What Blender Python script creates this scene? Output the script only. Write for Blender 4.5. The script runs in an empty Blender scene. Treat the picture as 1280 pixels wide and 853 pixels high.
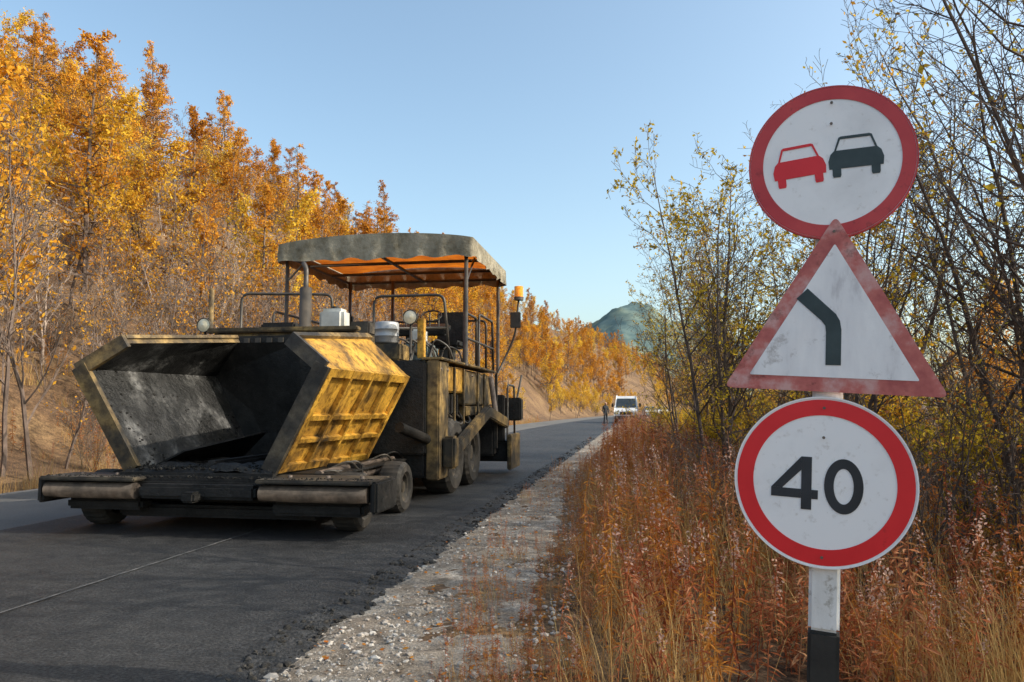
import bpy, math, random, bmesh
from mathutils import Vector, Matrix, noise
random.seed(7)
R=random.Random(11)
scene=bpy.context.scene
TH=math.radians(9.5); SN,CS=math.sin(TH),math.cos(TH)
def shift(u):
    if u<35: return 0.0
    if u<200: return .0006*(u-35)**2
    return .0006*165**2+.198*(u-200)
def w(u,v,z=0.0):            # road coordinates -> world
    v=v+shift(u)
    return Vector((u*SN+v*CS,u*CS-v*SN,z))
def sm(a,b,x):
    t=max(0,min(1,(x-a)/(b-a))); return t*t*(3-2*t)
def nz(x,y,z=0.0): return noise.noise(Vector((x,y,z)))

# ---------------------------------------------------------------- materials
def new_mat(name):
    m=bpy.data.materials.new(name); m.use_nodes=True
    nt=m.node_tree; nt.nodes.clear()
    out=nt.nodes.new('ShaderNodeOutputMaterial')
    return m,nt,out
def ramp(nt,fac,stops):
    r=nt.nodes.new('ShaderNodeValToRGB')
    el=r.color_ramp.elements
    while len(el)<len(stops): el.new(.5)
    for e,(p,c) in zip(el,stops):
        e.position=p; e.color=(c[0],c[1],c[2],1)
    nt.links.new(fac,r.inputs[0]); return r.outputs[0]
def nnoise(nt,scale,detail=6,rough=.6,coord='Object',scl=None):
    tc=nt.nodes.new('ShaderNodeTexCoord'); n=nt.nodes.new('ShaderNodeTexNoise')
    n.inputs['Scale'].default_value=scale; n.inputs['Detail'].default_value=detail; n.inputs['Roughness'].default_value=rough
    if scl:
        mp=nt.nodes.new('ShaderNodeMapping'); mp.inputs['Scale'].default_value=scl
        nt.links.new(tc.outputs[coord],mp.inputs[0]); nt.links.new(mp.outputs[0],n.inputs['Vector'])
    else: nt.links.new(tc.outputs[coord],n.inputs['Vector'])
    return n.outputs['Fac']
def mixc(nt,f,a,b,mode='MIX'):
    m=nt.nodes.new('ShaderNodeMix'); m.data_type='RGBA'; m.blend_type=mode
    for s,v in ((0,f),(6,a),(7,b)):
        if isinstance(v,bpy.types.NodeSocket): nt.links.new(v,m.inputs[s])
        elif s==0: m.inputs[0].default_value=v
        else: m.inputs[s].default_value=(v[0],v[1],v[2],1)
    return m.outputs[2]
def surf(name,stops,scale=3,rough=.7,bump=.0,bscale=30,bdist=.01,stops2=None,scale2=20,metal=0,spec=.5,scl=None,coord='Object',stops3=None,scale3=1):
    m,nt,out=new_mat(name)
    b=nt.nodes.new('ShaderNodeBsdfPrincipled'); nt.links.new(b.outputs[0],out.inputs[0])
    col=ramp(nt,nnoise(nt,scale,scl=scl,coord=coord),stops)
    if stops2:
        c2=ramp(nt,nnoise(nt,scale2,8,.7,coord=coord),stops2); col=mixc(nt,1.0,col,c2,'MULTIPLY')
    if stops3:
        c3=ramp(nt,nnoise(nt,scale3,5,.6,coord=coord),stops3); col=mixc(nt,1.0,col,c3,'MULTIPLY')
    nt.links.new(col,b.inputs['Base Color'])
    b.inputs['Roughness'].default_value=rough; b.inputs['Metallic'].default_value=metal
    b.inputs['Specular IOR Level'].default_value=spec
    if bump:
        bp=nt.nodes.new('ShaderNodeBump'); bp.inputs['Strength'].default_value=bump; bp.inputs['Distance'].default_value=bdist
        nt.links.new(nnoise(nt,bscale,8,.7,coord=coord),bp.inputs['Height']); nt.links.new(bp.outputs[0],b.inputs['Normal'])
    return m
def leafmat(name,cols,trans=.45):
    m,nt,out=new_mat(name)
    g=nt.nodes.new('ShaderNodeNewGeometry'); oi=nt.nodes.new('ShaderNodeObjectInfo')
    ad=nt.nodes.new('ShaderNodeMath'); ad.operation='MULTIPLY_ADD'; ad.inputs[1].default_value=.5
    nt.links.new(g.outputs['Random Per Island'],ad.inputs[0])
    ml=nt.nodes.new('ShaderNodeMath'); ml.operation='MULTIPLY'; ml.inputs[1].default_value=.5
    nt.links.new(oi.outputs['Random'],ml.inputs[0]); nt.links.new(ml.outputs[0],ad.inputs[2])
    n=len(cols); col=ramp(nt,ad.outputs[0],[(i/(n-1)*.8+.1,c) for i,c in enumerate(cols)])
    d=nt.nodes.new('ShaderNodeBsdfDiffuse'); nt.links.new(col,d.inputs[0])
    if trans:
        t=nt.nodes.new('ShaderNodeBsdfTranslucent'); mx=nt.nodes.new('ShaderNodeMixShader')
        mx.inputs[0].default_value=trans; nt.links.new(col,t.inputs[0])
        nt.links.new(d.outputs[0],mx.inputs[1]); nt.links.new(t.outputs[0],mx.inputs[2]); nt.links.new(mx.outputs[0],out.inputs[0])
    else: nt.links.new(d.outputs[0],out.inputs[0])
    return m
M={}
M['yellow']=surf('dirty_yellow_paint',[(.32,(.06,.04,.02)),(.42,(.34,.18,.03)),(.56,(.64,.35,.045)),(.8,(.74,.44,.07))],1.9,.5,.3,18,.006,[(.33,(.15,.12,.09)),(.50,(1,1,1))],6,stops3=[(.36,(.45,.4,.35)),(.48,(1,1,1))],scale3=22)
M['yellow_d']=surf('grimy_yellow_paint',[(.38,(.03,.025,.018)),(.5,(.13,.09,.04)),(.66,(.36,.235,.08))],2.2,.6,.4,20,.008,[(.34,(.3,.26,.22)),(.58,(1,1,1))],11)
M['rim']=surf('scuffed_rim',[(.35,(.02,.018,.016)),(.5,(.055,.046,.036)),(.68,(.15,.12,.08))],3,.6,.5,25,.008,[(.3,(.4,.35,.3)),(.6,(1,1,1))],13)
M['black']=surf('bitumen_black',[(.35,(.008,.008,.008)),(.65,(.030,.027,.025))],3,.55,.7,22,.02,[(.3,(.5,.5,.5)),(.65,(1.1,1.1,1.1))],14,spec=.35)
M['hopin']=surf('hopper_lining',[(.40,(.008,.008,.008)),(.50,(.03,.03,.03)),(.60,(.12,.118,.116)),(.8,(.24,.24,.24))],1.9,.42,1.0,8,.04,[(.38,(.2,.2,.2)),(.6,(1.1,1.1,1.1))],14,stops3=[(.38,(.35,.35,.35)),(.56,(1,1,1))],scale3=4)
M['steel']=surf('worn_steel',[(.3,(.06,.045,.035)),(.6,(.17,.13,.105))],4,.6,.3,30,.004)
M['roller']=surf('rusty_roller',[(.35,(.03,.025,.022)),(.65,(.095,.075,.062))],5,.65,.4,25,.006,[(.3,(.5,.45,.4)),(.6,(1,1,1))],15,spec=.3)
M['rubber']=surf('tyre_rubber',[(.3,(.015,.014,.013)),(.7,(.06,.05,.04))],5,.8,.4,40,.005)
M['tube']=surf('dark_tube',[(.3,(.025,.023,.021)),(.7,(.08,.065,.05))],6,.5)
M['whitep']=surf('white_plastic',[(.3,(.38,.37,.33)),(.7,(.6,.6,.57))],4,.6)
M['blue']=surf('faded_blue_paint',[(.3,(.08,.11,.115)),(.7,(.2,.25,.25))],5,.6)
M['glass']=surf('dark_glass',[(.3,(.02,.03,.035)),(.7,(.05,.06,.07))],3,.08)
M['lamp']=surf('lamp_glass',[(.3,(.6,.5,.3)),(.7,(.8,.75,.6))],9,.12)
M['beacon']=surf('orange_beacon',[(.3,(.9,.28,.02)),(.7,(.95,.36,.03))],9,.15)
M['signw']=surf('white_sign_face',[(.25,(.76,.75,.76)),(.5,(.90,.89,.90))],3.0,.4,.04,60,.001,[(.26,(.64,.60,.56)),(.36,(1,1,1))],8,stops3=[(.28,(.8,.78,.76)),(.40,(1,1,1))],scale3=28)
M['signwd']=surf('weathered_sign_face',[(.30,(.60,.58,.60)),(.42,(.80,.79,.81)),(.7,(.90,.89,.90))],6,.5,.3,26,.003,[(.31,(.58,.55,.53)),(.42,(1,1,1))],11,scl=(2.5,1,.7))
M['signr']=surf('red_sign_paint',[(.3,(.66,.012,.02)),(.7,(.80,.02,.028))],3,.4,stops2=[(.28,(.65,.6,.6)),(.40,(1,1,1))],scale2=15)
M['signr2']=surf('dull_red_sign_paint',[(.3,(.46,.025,.035)),(.7,(.60,.06,.06))],4,.45,stops2=[(.3,(.5,.5,.5)),(.42,(1,1,1))],scale2=15)
M['signp']=surf('faded_red_paint',[(.3,(.36,.07,.07)),(.5,(.54,.15,.13)),(.64,(.62,.35,.33))],9,.6,.2,40,.002,stops2=[(.30,(.38,.33,.30)),(.45,(1,1,1))],scale2=14)
M['signk']=surf('black_sign_paint',[(.3,(.012,.014,.018)),(.7,(.03,.035,.045))],5,.5)
M['signk2']=surf('faded_black_paint',[(.3,(.02,.035,.04)),(.7,(.045,.07,.075))],8,.6)
M['galv']=surf('galvanised_back',[(.3,(.3,.3,.3)),(.7,(.45,.45,.46))],5,.5,metal=.5)
M['postw']=surf('white_post_paint',[(.3,(.55,.53,.50)),(.6,(.84,.83,.82))],5,.7,.4,30,.004,[(.32,(.4,.36,.3)),(.46,(1,1,1))],14,scl=(1,1,.3))
M['postk']=surf('black_post_paint',[(.3,(.012,.012,.012)),(.7,(.035,.033,.03))],6,.6,.4,30,.004)
M['asph']=surf('fresh_asphalt',[(.35,(.028,.028,.030)),(.65,(.054,.053,.053))],.6,.6,1.0,42,.035,[(.40,(.25,.25,.25)),(.60,(1.7,1.7,1.7))],55,spec=.4,stops3=[(.3,(.55,.55,.55)),(.7,(1.25,1.25,1.25))],scale3=7)
M['asph2']=surf('old_asphalt',[(.35,(.10,.098,.095)),(.65,(.155,.15,.145))],.5,.85,.6,60,.01,[(.35,(.5,.5,.5)),(.6,(1.1,1.1,1.1))],70)
M['seam']=surf('asphalt_seam',[(.40,(.05,.05,.05)),(.6,(.14,.135,.13))],12,.9)
M['gravel']=surf('gravel_shoulder',[(.3,(.22,.175,.135)),(.5,(.37,.32,.265)),(.7,(.50,.46,.41))],1.6,.95,1.0,45,.03,[(.34,(.42,.4,.36)),(.58,(1.15,1.15,1.15))],55,stops3=[(.35,(.6,.55,.5)),(.6,(1,1,1))],scale3=5)
M['stone']=leafmat('stone_grey',[(.14,.115,.10),(.26,.225,.195),(.38,.345,.31),(.48,.455,.42)],0)
M['crumb']=leafmat('asphalt_crumb',[(.012,.012,.012),(.03,.029,.028),(.06,.056,.052)],0)
M['ground']=surf('ground_soil',[(.3,(.10,.055,.03)),(.5,(.20,.115,.055)),(.7,(.30,.19,.09))],.35,.95,.8,6,.1,[(.35,(.35,.32,.3)),(.62,(1.1,1.1,1.1))],5,stops3=[(.35,(.5,.5,.5)),(.6,(1.1,1.1,1.1))],scale3=24)
M['barkp']=surf('pale_bark',[(.3,(.13,.095,.075)),(.5,(.25,.19,.155)),(.7,(.42,.35,.30))],5,.9,.3,20,.01)
M['barkg']=surf('grey_bark',[(.3,(.075,.054,.044)),(.6,(.18,.13,.105))],5,.9,.3,20,.01)
M['barkd']=surf('dark_bark',[(.3,(.045,.032,.026)),(.6,(.125,.09,.07))],5,.9,.3,30,.006)
M['gold']=leafmat('gold_leaf',[(.45,.20,.025),(.64,.35,.035),(.74,.46,.05),(.76,.55,.08)])
M['amber']=leafmat('amber_leaf',[(.34,.13,.02),(.56,.24,.03),(.66,.32,.035),(.72,.40,.05)])
M['orange']=leafmat('orange_needle',[(.28,.105,.02),(.50,.21,.03),(.62,.29,.035),(.70,.38,.06)],.45)
M['ygreen']=leafmat('yellow_brown_leaf',[(.20,.15,.03),(.42,.30,.035),(.68,.50,.05),(.60,.32,.04),(.36,.16,.035)])
M['rust']=leafmat('rust_leaf',[(.22,.07,.02),(.44,.15,.035),(.54,.25,.055),(.38,.17,.05)],.4)
M['straw']=leafmat('dry_grass',[(.38,.19,.07),(.50,.30,.12),(.62,.45,.20),(.46,.23,.08),(.32,.28,.08)],.4)
M['fire']=leafmat('red_fireweed',[(.22,.06,.035),(.38,.11,.05),(.48,.18,.08),(.46,.25,.14),(.34,.18,.07)],.4)
M['fluff']=leafmat('seed_fluff',[(.42,.24,.19),(.54,.36,.29),(.60,.46,.38)],.4)
M['mtn']=surf('haze_tinted_mountain',[(.40,(.115,.165,.165)),(.52,(.155,.195,.165)),(.62,(.23,.235,.17))],.012,1,.0,stops2=[(.38,(.6,.68,.75)),(.60,(1,1,1))],scale2=.05,spec=0)  # aerial haze painted into the slope colour as a bluish tint, no volume
M['vanw']=surf('white_car_paint',[(.3,(.5,.52,.54)),(.7,(.65,.66,.68))],2,.3)
M['silver']=surf('silver_car_paint',[(.3,(.4,.42,.44)),(.7,(.5,.52,.54))],2,.3)
M['cloth']=surf('dark_clothing',[(.3,(.015,.017,.022)),(.7,(.04,.042,.05))],9,.9)
M['skin']=surf('skin',[(.3,(.42,.24,.17)),(.7,(.5,.3,.22))],9,.6)
m,nt,out=new_mat('canopy_canvas')
d=nt.nodes.new('ShaderNodeBsdfDiffuse'); t=nt.nodes.new('ShaderNodeBsdfTranslucent'); mx=nt.nodes.new('ShaderNodeMixShader'); mx.inputs[0].default_value=.45
nt.links.new(ramp(nt,nnoise(nt,2.5),[(.3,(.21,.18,.12)),(.55,(.40,.35,.25)),(.75,(.46,.42,.33))]),d.inputs[0])
nt.links.new(ramp(nt,nnoise(nt,3),[(.3,(.50,.10,.01)),(.7,(.90,.24,.015))]),t.inputs[0])
nt.links.new(d.outputs[0],mx.inputs[1]); nt.links.new(t.outputs[0],mx.inputs[2]); nt.links.new(mx.outputs[0],out.inputs[0]); M['canvas']=m
M['valance']=surf('valance_canvas',[(.3,(.16,.14,.10)),(.52,(.30,.27,.205)),(.75,(.38,.35,.28))],2.2,.9,.6,5,.04,[(.3,(.6,.55,.45)),(.55,(1,1,1))],8)

# ---------------------------------------------------------------- helpers
COL=scene.collection
def mesh_obj(name,verts,faces,mats,fm=None,parent=None,smooth=False):
    me=bpy.data.meshes.new(name); me.from_pydata([tuple(v) for v in verts],[],faces)
    for mm in (mats if isinstance(mats,list) else [mats]): me.materials.append(mm)
    if fm: me.polygons.foreach_set('material_index',fm)
    if smooth: me.polygons.foreach_set('use_smooth',[True]*len(me.polygons))
    me.update()
    o=bpy.data.objects.new(name,me); COL.objects.link(o)
    if parent: o.parent=parent
    return o
def empty(name,loc=(0,0,0),rot=(0,0,0),parent=None):
    e=bpy.data.objects.new(name,None); e.location=loc; e.rotation_euler=rot; e.empty_display_size=.3; COL.objects.link(e)
    if parent: e.parent=parent
    return e
def bm_obj(name,bm,mat,parent,smooth=False):
    me=bpy.data.meshes.new(name); bm.to_mesh(me); bm.free(); me.materials.append(mat)
    if smooth: me.polygons.foreach_set('use_smooth',[True]*len(me.polygons))
    o=bpy.data.objects.new(name,me); COL.objects.link(o); o.parent=parent; return o
def box(name,lo,hi,mat,parent,bev=.015,rot=None):
    bm=bmesh.new(); bmesh.ops.create_cube(bm,size=1)
    c=(Vector(lo)+Vector(hi))/2; s=Vector(hi)-Vector(lo)
    for v in bm.verts: v.co=Vector((v.co.x*s.x,v.co.y*s.y,v.co.z*s.z))
    if bev: bmesh.ops.bevel(bm,geom=bm.edges[:],offset=min(bev,min(s)*.3),segments=2,affect='EDGES')
    mt=Matrix.Translation(c)
    if rot: mt=mt@rot
    bm.transform(mt)
    return bm_obj(name,bm,mat,parent)
def tube_geo(V,F,pts,rad,k,FM=None,mi=0,cap=False):
    n=len(pts); base=len(V)
    for i in range(n):
        a=pts[max(i-1,0)]; b=pts[min(i+1,n-1)]; d=(b-a)
        if d.length<1e-6: d=Vector((0,0,1))
        d.normalize()
        up=Vector((0,0,1)) if abs(d.z)<.9 else Vector((1,0,0))
        x=d.cross(up).normalized(); y=d.cross(x)
        for j in range(k):
            an=2*math.pi*j/k; V.append(pts[i]+(x*math.cos(an)+y*math.sin(an))*rad[i])
    for i in range(n-1):
        for j in range(k):
            F.append((base+i*k+j,base+i*k+(j+1)%k,base+(i+1)*k+(j+1)%k,base+(i+1)*k+j))
            if FM is not None: FM.append(mi)
    if cap:
        F.append(tuple(base+j for j in range(k))); F.append(tuple(base+(n-1)*k+j for j in range(k)))
        if FM is not None: FM+= [mi,mi]
def tube(name,pts,r,mat,parent,k=10):
    V=[];F=[]; pts=[Vector(p) for p in pts]; tube_geo(V,F,pts,[r]*len(pts),k,cap=True)
    o=mesh_obj(name,V,F,mat,parent=parent)
    me=o.data; me.polygons.foreach_set('use_smooth',[len(p.vertices)==4 for p in me.polygons]); return o
def arc_pts(pts,rr=.12,seg=4):
    pts=[Vector(p) for p in pts]; out=[pts[0]]
    for i in range(1,len(pts)-1):
        a,b,c=pts[i-1],pts[i],pts[i+1]
        p=b+(a-b).normalized()*min(rr,(a-b).length*.45); q=b+(c-b).normalized()*min(rr,(c-b).length*.45)
        for s in range(seg+1):
            t=s/seg; out.append(p*(1-t)**2+b*2*t*(1-t)+q*t*t)
    out.append(pts[-1]); return out
def lathe_x(name,prof,center,mat,parent,seg=36,tread=0):
    V=[];F=[]; mr=max(p[1] for p in prof)
    for i in range(seg):
        an=2*math.pi*i/seg
        for (x,r) in prof:
            rr=r+(tread if (i%2==0 and r>mr*.97) else 0)
            V.append(Vector((center[0]+x,center[1]+rr*math.cos(an),center[2]+rr*math.sin(an))))
    n=len(prof)
    for i in range(seg):
        for j in range(n-1):
            F.append((i*n+j,i*n+j+1,((i+1)%seg)*n+j+1,((i+1)%seg)*n+j))
    return mesh_obj(name,V,F,mat,parent=parent,smooth=False)
def wheel(name,cx,cy,r,wd,parent,out=1):
    e=empty(name,parent=parent)
    h=wd/2
    lathe_x('tyre',[(-h*.8,r*.55),(-h,r*.62),(-h,r*.88),(-h*.75,r*.98),(-h*.3,r),(h*.3,r),(h*.75,r*.98),(h,r*.88),(h,r*.62),(h*.8,r*.55)],(cx,cy,r),M['rubber'],e,56,r*.025)
    lathe_x('rim',[(out*h*.8,r*.56),(out*h*.75,r*.5),(out*h*.3,r*.42),(out*h*.2,r*.25),(out*h*.75,r*.22),(out*h*.8,.001)],(cx,cy,r),M['rim'],e,28)
    for i in range(8):
        an=i*math.pi/4; y=cy+r*.33*math.cos(an); z=r+r*.33*math.sin(an)
        tube('wheel_nut',[(cx+out*h*.2,y,z),(cx+out*(h*.35+.02),y,z)],r*.035,M['steel'],e,6)
    return e
def quadslab(name,q,s0,s1,t0,t1,offv,mat,parent,mat2=None,n0=0.0,n1=.05):
    q=[Vector(p) for p in q]
    def P(s,t): return (q[0]*(1-s)+q[1]*s)*(1-t)+(q[3]*(1-s)+q[2]*s)*t
    nv=(q[1]-q[0]).cross(q[3]-q[0]).normalized()
    if nv.dot(Vector(offv))<0: nv=-nv
    c=[P(s0,t0),P(s1,t0),P(s1,t1),P(s0,t1)]
    V=[p+nv*n0 for p in c]+[p+nv*n1 for p in c]
    F=[(0,1,2,3),(4,5,6,7),(0,1,5,4),(1,2,6,5),(2,3,7,6),(3,0,4,7)]
    return mesh_obj(name,V,F,[mat,mat2 or mat],[1,0,0,0,0,0],parent)

# ---------------------------------------------------------------- terrain
def hz(u,v):
    if v<-9.0:
        d=max(0,-v-11.5); s=.40+.42*sm(18,52,u)-.06*sm(60,90,u)+.05*sm(100,150,u)-.1*sm(170,260,u)
        if u<15: s=.40
        lin=s*d*sm(0,5,d)
        cap=46+14*sm(60,200,u)
        z=cap*(1-math.exp(-lin/cap*1.15)) if lin>0 else 0
        z+=.5*nz(u*.12,v*.12)*sm(0,6,d)+2*nz(u*.03,v*.03,5)*sm(5,30,d)
        return z-.12-.15*sm(9.6,10.4,-v)*(1-sm(11,13,-v))
    if v<-1.9: return -.12
    z=-.12+.09*sm(-1.9,-1.6,v)-.22*sm(-.4,1.4,v)+.05*nz(u*.6,v*.6)*sm(-1,1,v)
    z+=.04*max(0,v-12)*sm(12,40,v)
    if v>300: z=z*max(0,1-(v-300)/400)
    return z
us=[-80,-50,-30,-20,-12,-8,-5]+[-3+.5*i for i in range(60)]+[27+1.5*i for i in range(50)]+[102+5*i for i in range(50)]+[360,400,460,540,640,800,1000,1400,2000,3000,5000]
vs=[-2500,-1200,-600,-350,-220,-160,-130,-110,-95]+[-85+2.5*i for i in range(28)]+[-15+.5*i for i in range(60)]+[16,18,21,25,30,36,45,60,80,110,160,230,320,500,700,1200,2500,5000]
def shiftT(u): return shift(min(u,420))
V=[];F=[]
for u in us:
    for v in vs:
        vv=v+shiftT(u); V.append((u*SN+vv*CS,u*CS-vv*SN,hz(u,v)))
nv=len(vs)
for i in range(len(us)-1):
    for j in range(nv-1): F.append((i*nv+j,i*nv+j+1,(i+1)*nv+j+1,(i+1)*nv+j))
mesh_obj('ground',V,F,M['ground'],smooth=True)

def strip(name,us,vfun,mat,smooth=False):
    V=[];F=[]; n=None
    for u in us:
        row=vfun(u); n=len(row)
        for (v,z) in row: V.append(w(u,v,z))
    for i in range(len(us)-1):
        for j in range(n-1): F.append((i*n+j,i*n+j+1,(i+1)*n+j+1,(i+1)*n+j))
    return mesh_obj(name,V,F,mat,smooth=smooth)
far=[-40,-25,-12,-6,-2]
us_f=far+[0+.05*i for i in range(360)]+[18+.25*i for i in range(80)]+[38+2*i for i in range(60)]+[158+6*i for i in range(50)]
def er(u): return -2.0+.09*nz(u*1.3,3)+.07*nz(u*5,9)+.03*nz(u*17,2)
def el(u): return -6.53+.03*nz(u*1.7,31)
cols=[0,.03,.1,.25,.4,.5,.6,.75,.88,.94,.97,1]
def mat_row(u):
    a,b=el(u),er(u); r=[(a-.07,-.115),(a-.02,-.02)]
    for c in cols:
        v=a+(b-a)*c; r.append((v,0.0+.006*nz(u*.9,v*.9)-(.012 if c in(0,1) else 0)))
    r+=[(b+.03,-.006+.035*nz(u*11,5)),(b+.09,-.014+.05*nz(u*9,7)),(b+.17+.04*nz(u*7,3),-.022+.05*nz(u*13,1)),(b+.27+.10*nz(u*4,4),-.045+.035*nz(u*15,1)),(b+.45,-.12)]
    return r
strip('asphalt_road',us_f,mat_row,M['asph'],True)
strip('old_road_lane',us_f[::3]+[us_f[-1]],lambda u:[(-9.8+.06*nz(u*1.1,55),-.13),(-9.75+.06*nz(u*1.1,55),-.075),(-8.2,-.06),(-6.45,-.06)],M['asph2'])
strip('road_seam',[x for x in us_f if -2<=x<60],lambda u:[(-3.84-.009+.01*nz(u*3,1),.0095),(-3.84+.009+.01*nz(u*4,2),.0095)],M['seam'])
ng=26
def ge(u): return -.66-.58*sm(4,14,u)+.2*nz(u*.9,77)+.1*nz(u*3,8)
def gz(u,v): return -.02+.018*nz(u*2.2,v*2.2,4)+.016*nz(u*8,v*8)+.01*nz(u*22,v*22)-.05*(1-sm(-1.97,-1.6,v))
def grow_row(u):
    r=[];a=-2.05;b=ge(u)+.2
    for i in range(ng):
        v=a+(b-a)*i/(ng-1); e=min(1,i/1,(ng-1-i)/4)
        r.append((v,gz(u,v)-.08*(1-e)))
    return r
strip('gravel_shoulder',[-20,-10,-5,-2]+[0+.05*i for i in range(320)]+[16+.4*i for i in range(60)]+[40+3*i for i in range(60)],grow_row,M['gravel'],True)

def stones(name,pts,mat):
    bm=bmesh.new(); bmesh.ops.create_icosphere(bm,subdivisions=1,radius=1)
    bv=[v.co.copy() for v in bm.verts]; bf=[tuple(v.index for v in f.verts) for f in bm.faces]; bm.free()
    V=[];F=[]
    for (p,s) in pts:
        b=len(V); rot=Matrix.Rotation(R.random()*6.28,3,'Z')@Matrix.Rotation(R.uniform(-.5,.5),3,'X')
        sc=Vector((s*R.uniform(.8,1.4),s*R.uniform(.7,1.1),s*R.uniform(.45,.8)))
        for c in bv:
            k=R.uniform(.72,1.2); V.append(p+rot@Vector((c.x*sc.x*k,c.y*sc.y*k,c.z*sc.z*k)))
        for f in bf: F.append((f[0]+b,f[1]+b,f[2]+b))
    return mesh_obj(name,V,F,mat)
pts=[]
while len(pts)<6000:
    u=2.2+14*R.random()**1.7; v=R.uniform(-1.8,ge(u)+.25)
    if nz(u*1.4,v*1.8,9)+R.uniform(-.3,.3)<-.08: continue
    s=min(.045,.003+.006*R.random()+.016*R.random()**6+(.020*R.random() if R.random()<.04 else 0))
    pts.append((w(u,v,gz(u,v)+s*.1),s))
stones('gravel_stones',pts,M['stone'])
pts=[]
for i in range(5000):
    u=2.2+30*R.random()**1.5; o_=abs(R.gauss(0,.17)); v=er(u)+.02+o_; s=.004+.022*R.random()**4
    pts.append((w(u,v,-.01-.12*min(.3,o_)+s*.2),s))
stones('asphalt_crumbs',pts,M['crumb'])

def mountain(name,cx,cy,L,Wd,H,ang,seed,n=80):
    V=[];F=[]
    for i in range(n):
        for j in range(n):
            s=i/(n-1)*2-1;t=j/(n-1)*2-1
            r=math.sqrt(s*s+t*t); h=.5+.5*math.cos(math.pi*min(1,r))
            h*=(1+.18*nz(s*2.4+seed,t*2.4)+.07*nz(s*6+seed,t*6)+.035*nz(s*16,t*16,seed)+.02*nz(s*40,t*40,seed))
            x=s*L;y=t*Wd
            V.append((cx+x*math.cos(ang)-y*math.sin(ang),cy+x*math.sin(ang)+y*math.cos(ang),H*h-6))
    for i in range(n-1):
        for j in range(n-1): F.append((i*n+j,i*n+j+1,(i+1)*n+j+1,(i+1)*n+j))
    return mesh_obj(name,V,F,M['mtn'],smooth=True)
mountain('mountain',190,1300,270,450,172,.1,3)
mountain('mountain',380,1500,330,450,175,.1,6)

# ---------------------------------------------------------------- plants
def rv():
    return Vector((R.gauss(0,1),R.gauss(0,1),R.gauss(0,1)))
def limb(p,d,L,r,l,P,out,lf):
    n=P['seg'][l]; pts=[p.copy()]; rad=[r]
    for i in range(n):
        d=(d+rv()*P['wan'][l]+Vector((0,0,P['trop'][l]))).normalized()
        p=p+d*(L/n); pts.append(p.copy()); rad.append(max(P['rmin'],r*(1-.85*(i+1)/n)))
    out.append((pts,rad,P['sides'][l]))
    if l>=P['leafl']: lf.append(pts)
    if l<P['max']:
        k=P['kids'][l]; st=P['start'][l]
        for j in range(k):
            t=st+(1-st)*(j+R.random())/k; x=min(t*n,n-.001); i=int(x); f=x-i
            q=pts[i].lerp(pts[i+1],f); dd=(pts[i+1]-pts[i]).normalized()
            pr=dd.cross(rv()).normalized(); an=math.radians(R.uniform(*P['ang'][l]))
            cd=dd*math.cos(an)+pr*math.sin(an)
            cl=L*P['rat'][l]*(1-P['fall'][l]*(t-st)/(1-st))*R.uniform(.7,1.2)
            limb(q,cd,cl,max(P['rmin'],rad[i]*.55),l+1,P,out,lf)
def leaf_geo(V,F,FM,c,s,mi):
    a=rv().normalized(); b=a.cross(rv()).normalized(); n=len(V)
    V.append(c-a*s); V.append(c+b*s*.55); V.append(c+a*s); V.append(c-b*s*.55)
    F.append((n,n+1,n+2,n+3)); FM.append(mi)
def tree_mesh(name,P,seed,bark,leaf):
    R.seed(seed); V=[];F=[];FM=[];out=[];lf=[]
    for s in range(P['stems']):
        az=R.random()*6.28; ln=R.uniform(*P['lean'])
        d=Vector((math.cos(az)*ln,math.sin(az)*ln,1)).normalized()
        limb(Vector((R.gauss(0,.12)*(P['stems']>1),R.gauss(0,.12)*(P['stems']>1),-.3)),d,P['H']*R.uniform(.8,1.05),P['r']*R.uniform(.7,1.1),0,P,out,lf)
    for pts,rad,k in out: tube_geo(V,F,pts,rad,k,FM,0)
    off=seed*3.1; cand=[]
    for i in range(P['leaves']*4):
        pts=R.choice(lf); j=R.randrange(len(pts)-1); c=pts[j].lerp(pts[j+1],R.random())
        if nz(c.x*.9+off,c.y*.9,c.z*.9)+R.uniform(-.25,.25)<P.get('thr',-.05): continue
        cand.append(c)
        if len(cand)>=P['leaves']: break
    for c in cand: leaf_geo(V,F,FM,c+rv()*P['jit'],P['ls']*R.uniform(.6,1.25),1)
    me=bpy.data.meshes.new(name); me.from_pydata([tuple(v) for v in V],[],F)
    me.materials.append(bark); me.materials.append(leaf); me.polygons.foreach_set('material_index',FM); me.update()
    return me
birch=dict(stems=2,H=7.2,r=.055,lean=(.03,.34),seg=(9,5,3,2),wan=(.08,.14,.2,.25),trop=(.03,.09,.07,.04),sides=(5,4,3,3),kids=(16,6,4,0),start=(.22,.15,.15,0),ang=((25,50),(25,50),(25,60),(0,0)),rat=(.32,.42,.5,0),fall=(.6,.4,.3,0),max=3,leafl=2,rmin=.0062,leaves=420,ls=.055,jit=.05)
gold=dict(birch,H=7.5,leaves=2700,ls=.076,jit=.14,rmin=.009,thr=-.02,kids=(15,6,3,0))
larch=dict(stems=1,H=9.5,r=.12,lean=(0,.05),seg=(10,4,2),wan=(.02,.1,.2),trop=(.03,.03,.0),sides=(5,3,3),kids=(60,7,0),start=(.15,.1,0),ang=((60,95),(40,70),(0,0)),rat=(.21,.36,0),fall=(.8,.4,0),max=2,leafl=1,rmin=.008,leaves=3300,ls=.072,jit=.08,thr=-.15)
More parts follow.
